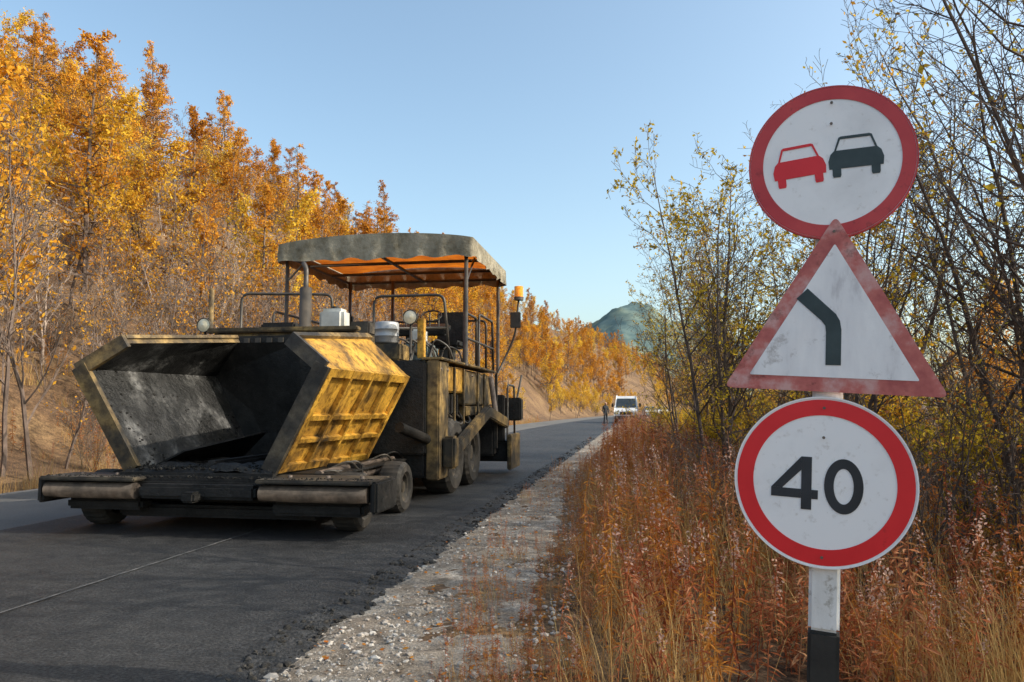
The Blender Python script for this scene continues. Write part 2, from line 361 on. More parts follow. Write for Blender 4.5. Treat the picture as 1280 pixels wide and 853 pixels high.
alder=dict(stems=4,H=6.3,r=.045,lean=(.1,.42),seg=(9,6,4,2),wan=(.07,.15,.22,.25),trop=(.05,.08,.05,.02),sides=(6,4,3,3),kids=(15,7,4,0),start=(.2,.12,.1,0),ang=((28,60),(25,60),(25,60),(0,0)),rat=(.40,.42,.45,0),fall=(.5,.4,.3,0),max=3,leafl=2,rmin=.0036,leaves=2500,ls=.040,jit=.035,thr=-.05)
bare=dict(alder,stems=3,H=7.6,r=.06,leaves=600,lean=(.05,.35))
shrub=dict(alder,stems=9,H=3.0,r=.022,lean=(.1,.6),kids=(8,4,3,0),leaves=300,ls=.035,rmin=.0035)
ybush=dict(alder,stems=7,H=3.2,r=.03,lean=(.1,.6),kids=(9,5,3,0),leaves=2000,ls=.06,jit=.09,rmin=.004,thr=-.1)
T={}
T['birch']=[tree_mesh('birch',birch,20+i,M['barkp' if i%2 else 'barkg'],M['amber']) for i in range(5)]
T['gold']=[tree_mesh('gold_birch',gold,30+i,M['barkg'],M['gold']) for i in range(3)]
T['amber']=[]
for me in T['gold']:
    c=me.copy(); c.materials[1]=M['amber']; T['amber'].append(c)
T['larch']=[tree_mesh('larch',larch,40+i,M['barkg'],M['orange']) for i in range(4)]
T['alder']=[tree_mesh('alder',alder,50+i,M['barkd'],M['ygreen']) for i in range(4)]
T['bare']=[tree_mesh('bare_alder',bare,60+i,M['barkd'],M['ygreen']) for i in range(4)]
T['shrub']=[tree_mesh('shrub',shrub,70+i,M['barkd'],M['rust']) for i in range(3)]
T['thicket']=[]
for me in T['shrub']:
    c=me.copy(); c.materials[0]=M['barkg']; T['thicket'].append(c)
T['ybush']=[tree_mesh('ybush',ybush,80+i,M['barkd'],M['ygreen']) for i in range(3)]
R.seed(5)
def put(name,kind,u,v,s=1.0,parent=None,zs=1.0,idx=None,rz=None,z=None):
    me=T[kind][idx if idx is not None else R.randrange(len(T[kind]))]
    o=bpy.data.objects.new(name,me); COL.objects.link(o)
    o.location=w(u,v,(hz(u,v) if z is None else z)-.05); o.rotation_euler=(0,0,R.random()*6.28 if rz is None else rz); o.scale=(s,s,s*zs)
    if parent: o.parent=parent
    return o
for i in range(72):
    u=6+R.random()**1.1*52; v=-12-R.random()*5.5
    put('birch_tree','birch',u,v,R.uniform(.6,1.05))
hf=empty('hillside_forest')
n=0
while n<540:
    u=2+R.random()**1.15*165; v=-14.5-R.random()**1.05*44
    if u<12 and v>-16: continue
    rr=R.random(); pa=nz(u*.05,v*.08,2)
    k='larch' if rr<.24+pa*.5 else ('amber' if rr<.54+pa*.3 else ('gold' if rr<.80 else 'birch'))
    put('forest_tree',k,u,v,R.uniform(.7,1.2),hf); n+=1
for i in range(210):
    u=150+R.random()*240; v=-12-R.random()**1.2*60
    put('forest_tree',R.choice(['larch','amber','gold']),u,v,R.uniform(.8,1.15),hf)
for i in range(60):
    u=34+R.random()*150; v=-11.3-R.random()*3
    put('forest_tree','gold' if R.random()<.7 else 'ybush',u,v,R.uniform(.4,.85),hf)
put('larch_tree','larch',100,-37,1.65); put('larch_tree','larch',106,-31,1.5)
for (k,u,v,s,i) in [('alder',13.0,1.3,1.0,0),('alder',16,2.4,1.05,1),('alder',11.6,3.0,.98,2),('alder',21,2.0,.95,3),('bare',17,5,1.1,0),
                    ('bare',9.8,4.2,.72,1),('bare',8.3,4.9,1.05,2),('bare',6.6,4.9,1.0,3),('bare',11,6.2,1.1,0),('alder',27,3.0,.9,1),
                    ('bare',5.4,4.1,.85,1),('bare',13,8,1.2,2),('alder',35,3.6,.9,2),('bare',9.5,7.5,1.1,3),('alder',24,5,1.1,0),('bare',10.4,4.8,.9,2),('alder',14.5,3.2,.95,3),('alder',18.5,1.2,.8,2)]:
    put('alder_tree',k,u,v,s,idx=i)
for (k,u,v,s) in [('bare',5.0,7.8,.95),('alder',3.4,10.5,1.1),('bare',6.9,9.2,1.1),('bare',1.4,6.4,.9),('alder',-4,5.6,1.0)]:
    put('alder_tree',k,u,v,s)
rf=empty('roadside_forest')
for i in range(110):
    u=26+R.random()*220; v=3.2+R.random()**1.3*28
    put('forest_tree',R.choice(['alder','gold','ybush','amber','gold']),u,v,R.uniform(.6,1.0),rf)
for i in range(50):
    u=6+R.random()*24; v=6+R.random()*20
    put('forest_tree',R.choice(['bare','bare','ybush','gold','amber']),u,v,R.uniform(.5,.9),rf)
sh=empty('undergrowth')
for i in range(60):
    u=5.5+R.random()*20; v=2.4+R.random()*6
    put('shrub',R.choice(['shrub','shrub','ybush']),u,v,R.uniform(.35,.8),sh)
for i in range(22):
    u=13+R.random()*30; v=1.3+R.random()*1.5
    put('shrub','ybush',u,v,R.uniform(.3,.6),sh)
for i in range(26):
    u=5+R.random()*16; v=.3+R.random()*2
    if u<7.5 and v<1.6: continue
    put('shrub','shrub',u,v,R.uniform(.25,.5),sh)
for i in range(190):
    u=5+R.random()**1.2*62; v=-11.2-R.random()**1.2*16
    put('shrub','thicket' if R.random()<.6 else 'shrub',u,v,R.uniform(.35,1.0),sh)
def blade(V,F,FM,p,h,wd,bend,az,mi):
    d=Vector((math.cos(az),math.sin(az),0)); s=Vector((-d.y,d.x,0)); n=len(V)
    for i in range(4):
        t=i/3; c=p+d*(bend*t*t)+Vector((0,0,h*t*(1-.15*t))); ww=wd*(1-t*.85)
        V.append(c-s*ww); V.append(c+s*ww)
    for i in range(3): F.append((n+2*i,n+2*i+1,n+2*i+3,n+2*i+2)); FM.append(mi)
def clump(seed,kind):
    R.seed(seed);V=[];F=[];FM=[]
    if kind!='fire':
        for i in range(90):
            p=Vector((R.gauss(0,.16),R.gauss(0,.16),-.05))
            blade(V,F,FM,p,R.uniform(.22,.95),.0036,R.uniform(.05,.45),R.random()*6.28,0)
    for i in range({'fire':7,'mix':3,'straw':0}[kind]):
        p=Vector((R.gauss(0,.19),R.gauss(0,.19),-.05)); h=R.uniform(.45,1.2); d=Vector((R.gauss(0,.16),R.gauss(0,.16),1))
        q=[p+d*h*t+rv()*.012 for t in (0,.25,.5,.75,1)]
        tube_geo(V,F,q,[.0038,.0034,.003,.0024,.0015],3,FM,1)
        for j in range(42):
            t=R.uniform(.2,.95); c=p+d*h*t; az=R.random()*6.28; L=R.uniform(.05,.12)*(1.2-.6*t)
            dd=Vector((math.cos(az),math.sin(az),R.uniform(-.6,.5))).normalized(); s=Vector((-dd.y,dd.x,0))*.0075; n=len(V)
            V+= [c,c+dd*L*.5+s,c+dd*L-Vector((0,0,.015)),c+dd*L*.5-s]; F.append((n,n+1,n+2,n+3)); FM.append(1)
        if R.random()<.45:
            for j in range(30): leaf_geo(V,F,FM,p+d*h*R.uniform(.78,1.03)+rv()*.014,.011,2)
    me=bpy.data.meshes.new('grass_clump'); me.from_pydata([tuple(v) for v in V],[],F)
    for k in ('straw','fire','fluff'): me.materials.append(M[k])
    me.polygons.foreach_set('material_index',FM); return me
T['g_fire']=[clump(100+i,'fire') for i in range(5)]; T['g_mix']=[clump(110+i,'mix') for i in range(3)]; T['g_straw']=[clump(120+i,'straw') for i in range(4)]
T['g_rust']=[]
for me in T['g_fire']:
    c=me.copy(); c.materials[1]=M['rust']; T['g_rust'].append(c)
R.seed(77)
gr=empty('roadside_grass'); n=0
while n<1250:
    u=2.9+R.random()**1.75*55; v=ge(u)+R.random()**1.1*5.2
    p=w(u,v)
    if p.y<3.4 or (p.y<3.9 and p.x>.9 and p.x<1.9): continue
    near=v-ge(u)
    if near<.3 and R.random()<.3: continue
    k=R.random(); s=R.uniform(.6,1.18)*(.30+.70*sm(0,1.0,near))*(1-.3*sm(2.2,3.2,v))*(1+.25*nz(u*.8,v*.8,12))
    f=.28+1.5*nz(u*.45,v*.7,3)
    if v>2.3: kind=R.choice(['g_rust','g_rust','g_straw'])
    else: kind='g_fire' if k<f else ('g_mix' if k<.50 else ('g_rust' if k<.68 else 'g_straw'))
    put('grass_clump',kind,u,v,s,gr); n+=1
for i in range(400):
    u=5+R.random()**1.3*70; v=-10.2-R.random()**1.2*7
    put('grass_clump',R.choice(['g_straw','g_mix','g_rust','g_straw']),u,v,R.uniform(.5,1.2),gr)
for i in range(150):
    u=2.6+R.random()**1.3*14; v=ge(u)+.35-R.random()**1.3*.9
    if w(u,v).y<2.4: continue
    put('grass_clump',R.choice(['g_straw','g_fire','g_mix','g_rust']),u,v,R.uniform(.12,.34),gr)
V=[];F=[]
for i in range(2200):
    u=2.5+R.random()**1.4*22; v=R.choice([R.uniform(-1.9,.2),R.gauss(ge(u)+.2,.4)])
    if v<-2 : continue
    c=w(u,v,gz(u,min(v,ge(u)))+.012); s=R.uniform(.010,.024); a=R.random()*6.28; n=len(V)
    x=Vector((math.cos(a),math.sin(a),R.uniform(-.3,.3)))*s; y=Vector((-math.sin(a),math.cos(a),R.uniform(-.4,.4)))*s*.6
    V+=[c-x,c+y,c+x,c-y]; F.append((n,n+1,n+2,n+3))
mesh_obj('fallen_leaves',V,F,M['rust'])

# ---------------------------------------------------------------- road sign
sg=empty('road_sign'); sg.matrix_world=Matrix.Translation((1.240,3.1,0))@Matrix.Rotation(math.radians(-22.7),4,'Z')@Matrix.Rotation(math.radians(2.9),4,'Y')
box('post_black_base',(-.06,.0,-.35),(.06,.10,.348),M['postk'],sg,.012)
box('post',(-.059,.001,.349),(.059,.099,2.3),M['postw'],sg,.012)
def flat(name,polys,y,mat,parent,z0=0,x0=0,th=.0015,rot=0):
    V=[];F=[];c,s=math.cos(rot),math.sin(rot)
    for poly in polys:
        n=len(V);k=len(poly)
        for yy in (y,y+th):
            for (a,b) in poly: V.append((x0+a*c-b*s,yy,z0+a*s+b*c))
        F.append(tuple(range(n,n+k))); F.append(tuple(range(n+2*k-1,n+k-1,-1)))
        for i in range(k): F.append((n+i,n+(i+1)%k,n+k+(i+1)%k,n+k+i))
    return mesh_obj(name,V,F,mat,parent=parent)
def circ(r,n=72,cx=0,cz=0,rx=1): return [(cx+r*rx*math.cos(2*math.pi*i/n),cz+r*math.sin(2*math.pi*i/n)) for i in range(n)]
def ring(name,r0,r1,y,mat,parent,x0,z0,n=72,rx0=1,rx1=1,th=.0015):
    V=[];F=[]
    for i in range(n):
        an=2*math.pi*i/n
        for r,rx in ((r0,rx0),(r1,rx1)):
            for yy in (y,y+th): V.append((x0+r*rx*math.cos(an),yy,z0+r*math.sin(an)))
    for i in range(n):
        a=i*4;b=((i+1)%n)*4
        F+=[(a,b,b+2,a+2),(a+2,b+2,b+3,a+3),(a,a+1,b+1,b)]
    return mesh_obj(name,V,F,mat,parent=parent)
zc=.950;xc=-.012
flat('speed_limit_plate',[circ(.344,96)],-.022,M['signw'],sg,zc,xc,.016)
ring('speed_limit_rim',.340,.346,-.026,M['signw'],sg,xc,zc,96,th=.022)
ring('speed_limit_red_ring',.270,.334,-.0245,M['signr'],sg,xc,zc,96)
K=.00305;KZ=.00305
def d4(pl): return [[((x-1034)*K,(602-y)*KZ) for x,y in p] for p in pl]
flat('digit_four',d4([[(1007,570),(1020,570),(1020,640),(1007,640)],[(969,613.5),(1006.9,613.5),(1006.9,625.5),(969,625.5)],[(1020.1,613.5),(1028,613.5),(1028,625.5),(1020.1,625.5)],[(969,613.4),(983,613.4),(1006.9,588),(1006.9,570)]]),-.0245,M['signk'],sg,zc,xc)
ring('digit_zero',.071,.110,-.0245,M['signk'],sg,xc+.077,zc-.012,48,.52,.66)
def rtri(side,cut,h=None):
    H=side*.866; P=[(-side/2,-H/3),(side/2,-H/3),(0,H*2/3)]; out=[]
    for i in range(3):
        a=Vector(P[i-1]);b=Vector(P[i]);c=Vector(P[(i+1)%3])
        p=b+(a-b).normalized()*cut;q=b+(c-b).normalized()*cut
        for s in range(6):
            t=s/5;r=p*(1-t)**2+b*2*t*(1-t)+q*t*t; out.append((r.x,r.y))
    return out
zt=1.560;xt=.014
tri_r=-.010
flat('triangle_plate',[rtri(.845,.035)],-.030,M['signp'],sg,zt,xt,.02,tri_r)
flat('triangle_white_field',[rtri(.64,.01)],-.0325,M['signwd'],sg,zt,xt,.002,tri_r)
tx=lambda x,y:((x-1046)*K,(424-y)*KZ)
arrow=[tx(1038,468),tx(1057,468),tx(1057,420),tx(1055,408),tx(1050,399),tx(1014,364),tx(1000,378),tx(1032,408),tx(1037,415),tx(1038,424)]
flat('bend_mark',[arrow[::-1]],-.0345,M['signk2'],sg,zt,xt)
z2=2.278;x2=-.004
flat('no_overtaking_plate',[circ(.325,96)],-.024,M['signw'],sg,z2,x2,.018)
ring('no_overtaking_rim',.321,.327,-.027,M['signr2'],sg,x2,z2,96,th=.022)
ring('no_overtaking_red_ring',.268,.3195,-.0265,M['signr2'],sg,x2,z2,96)
def car_sym(nm,cx,cy,mat,rot):
    k=.0030
    def p(l): return [(x*k,y*k) for x,y in l]
    body=p([(-34,-13),(34,-13),(35,-2),(32,8),(27,13),(-27,13),(-32,8),(-35,-2)])
    lp=p([(-27,13.1),(-24.5,13.1),(-19,28.5),(-21,31)]); rp=p([(24.5,13.1),(27,13.1),(21,31),(19,28.5)]); tp=p([(-20.9,31.1),(-18.9,28.6),(18.9,28.6),(20.9,31.1),(18,32.5),(-18,32.5)])
    w1=p([(-29,-25),(-20,-25),(-19,-22),(-19,-13.1),(-30,-13.1),(-30,-22)]); w2=p([(20,-25),(29,-25),(30,-22),(30,-13.1),(19,-13.1),(19,-22)])
    flat(nm,[body,lp[::-1],rp,tp[::-1],w1,w2],-.0265,mat,sg,z2+cy,x2+cx,.0015,rot)
car_sym('red_car_symbol',-.122,-.018,M['signr'],math.radians(7)); car_sym('black_car_symbol',.096,.010,M['signk2'],math.radians(3))
for (zz,xx) in ((zc+.3,xc),(zc-.3,xc),(z2+.25,x2),(zt+.42,xt),(z2+.16,x2),(zc+.18,xc)):
    flat('bolt',[circ(.006,10)],-.038,M['steel'],sg,zz,xx,.004)
for zz in (zc+.16,zc-.16,zt-.15,z2-.12,z2+.12): box('bracket',(-.25,-.004,zz-.012),(.25,-.0005,zz+.012),M['galv'],sg,.001)

# ---------------------------------------------------------------- asphalt paver
pv=empty('asphalt_paver',(-3.003,7.496,0),(0,0,-TH))
Y,YD,BK,HP,ST,TB,RM=M['yellow'],M['yellow_d'],M['black'],M['hopin'],M['steel'],M['tube'],M['rim']
def wing(sg_,c,bot,out_,top,nm):
    bF=Vector((bot,.15,.62));bB=Vector((bot,2.65,.58));oF=Vector((out_,.1,1.665));oB=Vector((out_,2.72,1.69));tF=Vector((top,.15,1.97));tB=Vector((top-.03*sg_,2.35,2.17))
    q1=(bF,bB,oB,oF);q2=(oF,oB,tB,tF); ov=(sg_,0,0)
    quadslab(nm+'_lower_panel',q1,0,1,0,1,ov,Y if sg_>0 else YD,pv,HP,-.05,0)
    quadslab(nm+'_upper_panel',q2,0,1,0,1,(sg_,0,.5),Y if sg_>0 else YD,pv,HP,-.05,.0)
    for i,(s0,s1) in enumerate([(0,.045),(.24,.26),(.48,.5),(.72,.74),(.96,1)]):
        quadslab(nm+'_rib',q1,s0,s1,.0,1,ov,Y,pv,Y,.0015,.055)
    sp=((.0455,.2395),(.2605,.4795),(.5005,.7195),(.7405,.9595))
    for t0,t1 in ((.0,.07),(.28,.32),(.50,.545),(.92,.998)):
        for s0,s1 in sp:
            quadslab(nm+'_rib',q1,s0,s1,t0,t1,ov,Y,pv,Y,.0015,.05)
    quadslab(nm+'_top_rail',q2,0,1,.93,1.04,(sg_,0,.5),YD,pv,YD,.002,.045)
    rm=RM if sg_>0 else YD
    quadslab(nm+'_front_rim',q1,-.025,-.001,-.02,1.0,ov,rm,pv,rm,-.11,.05)
    quadslab(nm+'_front_rim_top',q2,-.025,-.001,0.0,1.03,(sg_,0,.5),rm,pv,rm,-.10,.05)
    R.seed(int(50+sg_)); pts=[]
    inw=-sg_
    nrm=(bB-bF).cross(oF-bF).normalized(); nrm=nrm if nrm.x*inw>0 else -nrm
    for i in range(900):
        s=R.random();t=R.random()**1.6
        if nz(s*4,t*4,sg_*3)<-.05: continue
        p=(bF*(1-s)+bB*s)*(1-t)+(oF*(1-s)+oB*s)*t+nrm*.05
        pts.append((p,.005+.020*R.random()**3))
    o=stones(nm+'_residue',pts,M['crumb']); o.parent=pv
    cc=-.2
    V=[(bot,2.56,.6),(out_,2.6,1.67),(top,2.32,2.12),(cc,2.32,2.12),(cc,2.56,.6)]
    V2=[(x,y+.06,z) for x,y,z in V]
    mesh_obj(nm+'_rear_plate',V+V2,[(0,1,2,3,4),(9,8,7,6,5),(0,1,6,5),(1,2,7,6),(2,3,8,7)],BK,parent=pv)
wing(1,-.2,.6,1.16,.77,'right_wing'); wing(-1,-.2,-.98,-1.60,-1.12,'left_wing')
box('hopper_floor',(-.98,.12,.54),(.6,2.6,.60),BK,pv)
box('conveyor_cover',(-.26,.3,.605),(-.12,2.5,.70),BK,pv,.03)
quadslab('hopper_flap',((-.95,.5,.64),(-.95,2.3,.62),(-.62,2.3,.95),(-.62,.5,.80)),0,1,0,1,(1,0,0),BK,pv,BK,0,.02)
V=[];F=[];n1,n2=60,44
for i in range(n1):
    for j in range(n2):
        s=i/(n1-1);t=j/(n2-1); x=-1.0+1.62*s; y=.06+1.5*t
        e=min(1,8*s,8*(1-s)); z=.585+.03*e+.10*max(0,nz(x*2.2,y*2.2,3)+.2)*e*(1-.5*t)+.025*nz(x*9,y*9)+.012*nz(x*24,y*24)+.12*max(0,abs(2*s-1)-.6)
        V.append((x,y,z-(.05 if j==0 else 0)))
for i in range(n1-1):
    for j in range(n2-1): F.append((i*n2+j,(i+1)*n2+j,(i+1)*n2+j+1,i*n2+j+1))
mesh_obj('asphalt_residue',V,F,BK,parent=pv,smooth=False)
R.seed(3); pts=[]
for i in range(420):
    a=R.uniform(-.95,.58); b=.03+abs(R.gauss(0,.35)); s=.008+.022*R.random()**3
    pts.append((Vector((a,b,.622+s*.3+.02*R.random())),s))
for i in range(260):
    pts.append((Vector((R.uniform(-1.7,1.7),R.uniform(-.18,.02),.568)),.005+.014*R.random()**3))
o=stones('spilt_asphalt',pts,M['crumb']); o.parent=pv
box('hopper_front_lip',(-1.05,.0,.50),(.68,.13,.60),BK,pv,.03)
box('hopper_apron',(-1.0,-.04,.36),(.62,.05,.54),BK,pv,.03)
box('bumper_beam',(-1.72,-.02,.34),(1.70,.34,.52),BK,pv,.04)
box('bumper_deck_left',(-1.76,-.20,.525),(-.70,.30,.565),RM,pv,.012)
box('bumper_deck_right',(.58,-.20,.525),(1.74,.40,.565),RM,pv,.012)
box('bumper_end_left',(-1.79,-.18,.30),(-1.72,.32,.56),BK,pv,.02)
box('bumper_end_right',(1.73,-.18,.26),(1.80,.42,.56),BK,pv,.02)
box('bumper_centre',(-.68,-.16,.36),(.56,.0,.50),BK,pv,.03)
tube('push_roller_left',[(-1.70,-.13,.43),(-.72,-.13,.43)],.08,M['roller'],pv,18)
tube('push_roller_right',[(.62,-.13,.43),(1.70,-.13,.43)],.08,M['roller'],pv,18)
box('tow_lug',(-.14,-.28,.34),(.0,-.1,.44),BK,pv,.02)
box('bumper_bottom_left',(-1.6,.0,.22),(-.75,.2,.335),BK,pv,.03); box('bumper_bottom_right',(.66,.0,.20),(1.6,.24,.335),BK,pv,.03)
for x in (-1.5,-1.1,.8,1.2,1.55): tube('deck_bolt',[(x,.1,.56),(x,.1,.585)],.022,ST,pv,6)
box('chassis',(-1.0,.4,.26),(.95,7.2,.53),BK,pv,.03)
box('undercarriage',(-1.15,.2,.13),(1.05,2.8,.255),BK,pv,.03)
box('axle_front',(-1.2,.45,.24),(1.2,.62,.36),BK,pv,.02); box('axle_front_2',(-1.2,1.78,.24),(1.2,1.95,.36),BK,pv,.02)
for cx in (1.30,-1.5):
    wheel('front_wheel',cx,.50,.29,.28,pv,1 if cx>0 else -1); wheel('front_wheel',cx,1.86,.30,.28,pv,1 if cx>0 else -1)
for cx in (1.34,-1.62):
    wheel('drive_wheel',cx,3.95,.55,.42,pv,1 if cx>0 else -1); wheel('drive_wheel',cx,5.2,.52,.42,pv,1 if cx>0 else -1)
for i,(x,z,r) in enumerate([(.80,.50,.045),(.92,.56,.04),(1.02,.46,.05),(.88,.42,.03)]):
    tube('hydraulic_ram',[(x,.5,z),(x+.04,1.4,z+.02)],r,ST,pv,12); tube('hydraulic_rod',[(x+.04,1.38,z+.02),(x+.07,2.7,z+.03)],r*.6,ST,pv,10)
box('ram_bracket',(.7,1.2,.38),(1.12,1.28,.62),BK,pv); box('side_rail',(.62,.45,.54),(1.12,2.9,.57),BK,pv)
tube('push_arm',[(1.2,2.3,1.0),(1.5,3.3,.72)],.07,BK,pv,14)
for k in range(12):
    y0=.45+.2*k; z0=.5+R.uniform(-.05,.08)
    tube('hose',arc_pts([(.7,y0,.5),(.95+R.uniform(0,.15),y0+.15,z0+.12),(1.1,y0+.4,z0-.05),(.9,y0+.7,.45)],.1),.014,TB,pv,6)
box('engine_block_front',(-1.5,2.95,.30),(1.38,3.18,1.85),BK,pv,.03)
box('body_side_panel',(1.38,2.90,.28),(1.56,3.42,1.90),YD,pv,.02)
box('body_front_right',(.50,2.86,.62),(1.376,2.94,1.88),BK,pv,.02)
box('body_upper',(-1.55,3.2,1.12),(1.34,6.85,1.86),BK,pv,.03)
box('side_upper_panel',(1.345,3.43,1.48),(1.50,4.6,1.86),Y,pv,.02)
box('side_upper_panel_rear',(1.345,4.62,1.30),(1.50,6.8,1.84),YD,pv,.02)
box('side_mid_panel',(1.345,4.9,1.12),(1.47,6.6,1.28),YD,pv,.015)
box('deck_edge',(1.30,2.9,1.905),(1.60,6.9,1.94),YD,pv,.01)
box('deck',(-1.6,2.9,1.865),(1.29,6.9,1.90),BK,pv,.01)
for i in range(6): box('louvre',(1.346,3.5+.17*i,1.16),(1.45,3.60+.17*i,1.46),BK,pv,.01)
for b in (3.9,4.5,5.55,6.1): box('panel_strap',(1.505,b,1.0),(1.53,b+.06,1.86),YD,pv,.005)
for i in range(5): tube('side_hose',arc_pts([(1.38,3.6+.5*i,1.15),(1.52,3.8+.5*i,.98),(1.5,4.1+.5*i,1.05),(1.36,4.3+.5*i,1.2)],.12),.018,TB,pv,6)
for b in (3.0,3.34,4.0,4.55,5.2,5.9,6.6):
    tube('bolt_head',[(1.5,b,1.78),(1.575 if b<3.4 else 1.52,b,1.78)],.022,ST,pv,6)
def beam(nm,p,q,wd,ht,mat):
    p=Vector(p);q=Vector(q);d=q-p;an=math.atan2(d.z,d.y)
    box(nm,(p.x-wd/2,(p.y+q.y)/2-d.length/2,(p.z+q.z)/2-ht/2),(p.x+wd/2,(p.y+q.y)/2+d.length/2,(p.z+q.z)/2+ht/2),mat,pv,.02,Matrix.Rotation(an,4,'X'))
for x in (1.66,-1.95):
    beam('tow_arm',(x,3.25,.62),(x,5.7,1.18),.11,.2,YD); beam('tow_arm_rear',(x,5.65,1.19),(x,7.6,.95),.11,.2,YD)
box('tow_point',(1.57,3.05,.42),(1.74,3.32,.86),YD,pv,.03)
tube('tow_cylinder',[(1.66,6.5,1.1),(1.6,6.3,1.8)],.05,ST,pv,12)
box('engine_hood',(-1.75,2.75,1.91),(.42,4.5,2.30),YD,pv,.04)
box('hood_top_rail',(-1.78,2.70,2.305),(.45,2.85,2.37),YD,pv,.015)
box('hood_panel',(-1.3,2.70,1.95),(.1,2.745,2.25),BK,pv,.01)
for i in range(7): box('grille_bar',(-1.2+.17*i,2.68,2.0),(-1.12+.17*i,2.697,2.22),TB,pv,.003)
box('control_box',(.5,3.0,1.91),(.95,3.5,2.15),YD,pv,.02)
box('cylinder_head_cover',(.55,3.7,1.91),(1.2,4.2,2.2),M['blue'],pv,.05)
def drum(nm,c,r,h,mat):
    V=[];F=[];pr=[(0,.001),(0,r*.93),(.02,r),(h*.32,r),(h*.34,r*1.04),(h*.36,r),(h*.64,r),(h*.66,r*1.04),(h*.68,r),(h-.02,r),(h,r*.93),(h,.001)]
    for i in range(24):
        a=i*2*math.pi/24
        for z,rr in pr: V.append((c[0]+rr*math.cos(a),c[1]+rr*math.sin(a),c[2]+z))
    n=len(pr)
    for i in range(24):
        for j in range(n-1): F.append((i*n+j,((i+1)%24)*n+j,((i+1)%24)*n+j+1,i*n+j+1))
    return mesh_obj(nm,V,F,mat,parent=pv,smooth=True)
drum('water_drum',(.72,3.15,2.155),.17,.30,M['galv'])
box('canister',(-.25,3.0,2.31),(.12,3.3,2.66),M['whitep'],pv,.05); tube('canister_cap',[(-.05,3.15,2.65),(-.05,3.15,2.70)],.05,BK,pv)
box('canister',(.9,3.7,2.21),(1.1,3.95,2.42),M['whitep'],pv,.03)
tube('exhaust_muffler',[(-.42,2.95,2.3),(-.42,2.95,2.95)],.085,TB,pv,18)
tube('exhaust_pipe',arc_pts([(-.42,2.95,2.95),(-.42,2.95,3.22),(-.50,3.02,3.32)],.08),.035,TB,pv,12)
tube('yellow_marker_post',[(-1.78,2.8,2.3),(-1.78,2.8,2.95)],.035,YD,pv,10)
for (x,y,z) in ((-1.86,2.75,2.42),(1.12,2.95,2.50)):
    tube('lamp_stalk',[(x,y+.05,z-.5),(x,y+.05,z-.08)],.02,TB,pv,8)
    V=[];F=[];pr=[(-.02,.001),(-.012,.05),(.0,.092),(-.01,.104),(.02,.106),(.10,.08),(.15,.03),(.155,.001)]
    for i in range(20):
        a=i*math.pi/10
        for yy,rr in pr: V.append((x+rr*math.cos(a),y+yy,z+rr*math.sin(a)))
    for i in range(20):
        for j in range(7): F.append((i*8+j,((i+1)%20)*8+j,((i+1)%20)*8+j+1,i*8+j+1))
    mesh_obj('head_lamp',V,F,[TB,M['lamp']],[1 if (k%7)<2 else 0 for k in range(140)],pv)
box('lamp_post_yellow',(1.18,3.1,1.94),(1.28,3.2,2.50),Y,pv,.01)
def rail(pts,r=.022): tube('handrail',arc_pts(pts,.12),r,TB,pv,8)
rail([(-1.6,3.3,1.95),(-1.6,3.3,2.95),(-.3,3.6,2.95),(-.3,3.6,2.3)])
rail([(.25,3.9,1.95),(.25,3.9,2.95),(1.35,3.9,2.95),(1.45,3.9,1.95)])
rail([(.3,3.9,2.45),(1.4,3.9,2.45)])
rail([(1.55,4.4,1.95),(1.55,4.4,2.75),(1.55,5.3,2.75),(1.55,5.3,1.95)]); rail([(1.55,5.5,1.95),(1.55,5.5,2.85),(1.55,6.7,2.85),(1.55,6.8,1.95)])
rail([(1.55,4.4,2.35),(1.55,6.75,2.35)]); rail([(-1.55,4.2,1.95),(-1.55,4.2,2.8),(-1.55,6.6,2.8),(-1.55,6.6,1.95)])
rail([(-1.4,6.85,1.95),(-1.4,6.85,2.9),(1.4,6.85,2.9),(1.4,6.85,1.95)])
def seat(x,y):
    box('seat_base',(x-.12,y-.12,1.92),(x+.12,y+.12,2.25),TB,pv,.02); box('seat_cushion',(x-.26,y-.25,2.25),(x+.26,y+.26,2.37),BK,pv,.05)
    box('seat_back',(x-.25,y+.22,2.36),(x+.25,y+.33,2.90),BK,pv,.05)
    for s in (-.3,.27): box('seat_arm',(x+s,y-.15,2.48),(x+s+.05,y+.22,2.53),BK,pv,.015)
seat(1.05,5.3); seat(-1.0,5.3)
box('console_stand',(.5,4.7,1.92),(.62,4.85,2.45),TB,pv,.02); box('console',(.2,4.6,2.45),(1.2,4.95,2.58),BK,pv,.03,Matrix.Rotation(.35,4,'X'))
for x in (.3,.5,.7,.9,1.05): tube('lever',[(x,4.72,2.55),(x+.02,4.66,2.78)],.012,TB,pv,6)
tube('steering_wheel',[(.95+.17*math.cos(a*math.pi/8),4.62+.1*math.sin(a*math.pi/8),2.72+.1*math.sin(a*math.pi/8)) for a in range(17)],.014,BK,pv,8)
box('tool_locker',(-.6,5.8,1.92),(.4,6.5,2.3),YD,pv,.03); box('battery_box',(-1.35,3.4,2.31),(-.8,3.9,2.52),BK,pv,.03)
drum('gas_bottle',(-.1,4.9,1.92),.16,.62,M['blue'])
box('crate',(.1,3.3,2.31),(.4,3.7,2.5),RM,pv,.02); tube('rolled_tarp',[(-1.2,4.1,2.4),(-.1,4.15,2.4)],.11,M['valance'],pv,12)
for k in range(8):
    x=R.uniform(.45,1.2); y=R.uniform(3.3,4.4)
    tube('hose',arc_pts([(x,y,1.9),(x+.1,y,2.2+R.uniform(0,.15)),(x+.3,y+.1,2.15),(x+.35,y+.2,1.9)],.1),.016,TB,pv,6)
A0,A1,B0,B1=-1.48,1.72,4.2,7.1
cp=empty('canopy',parent=pv)
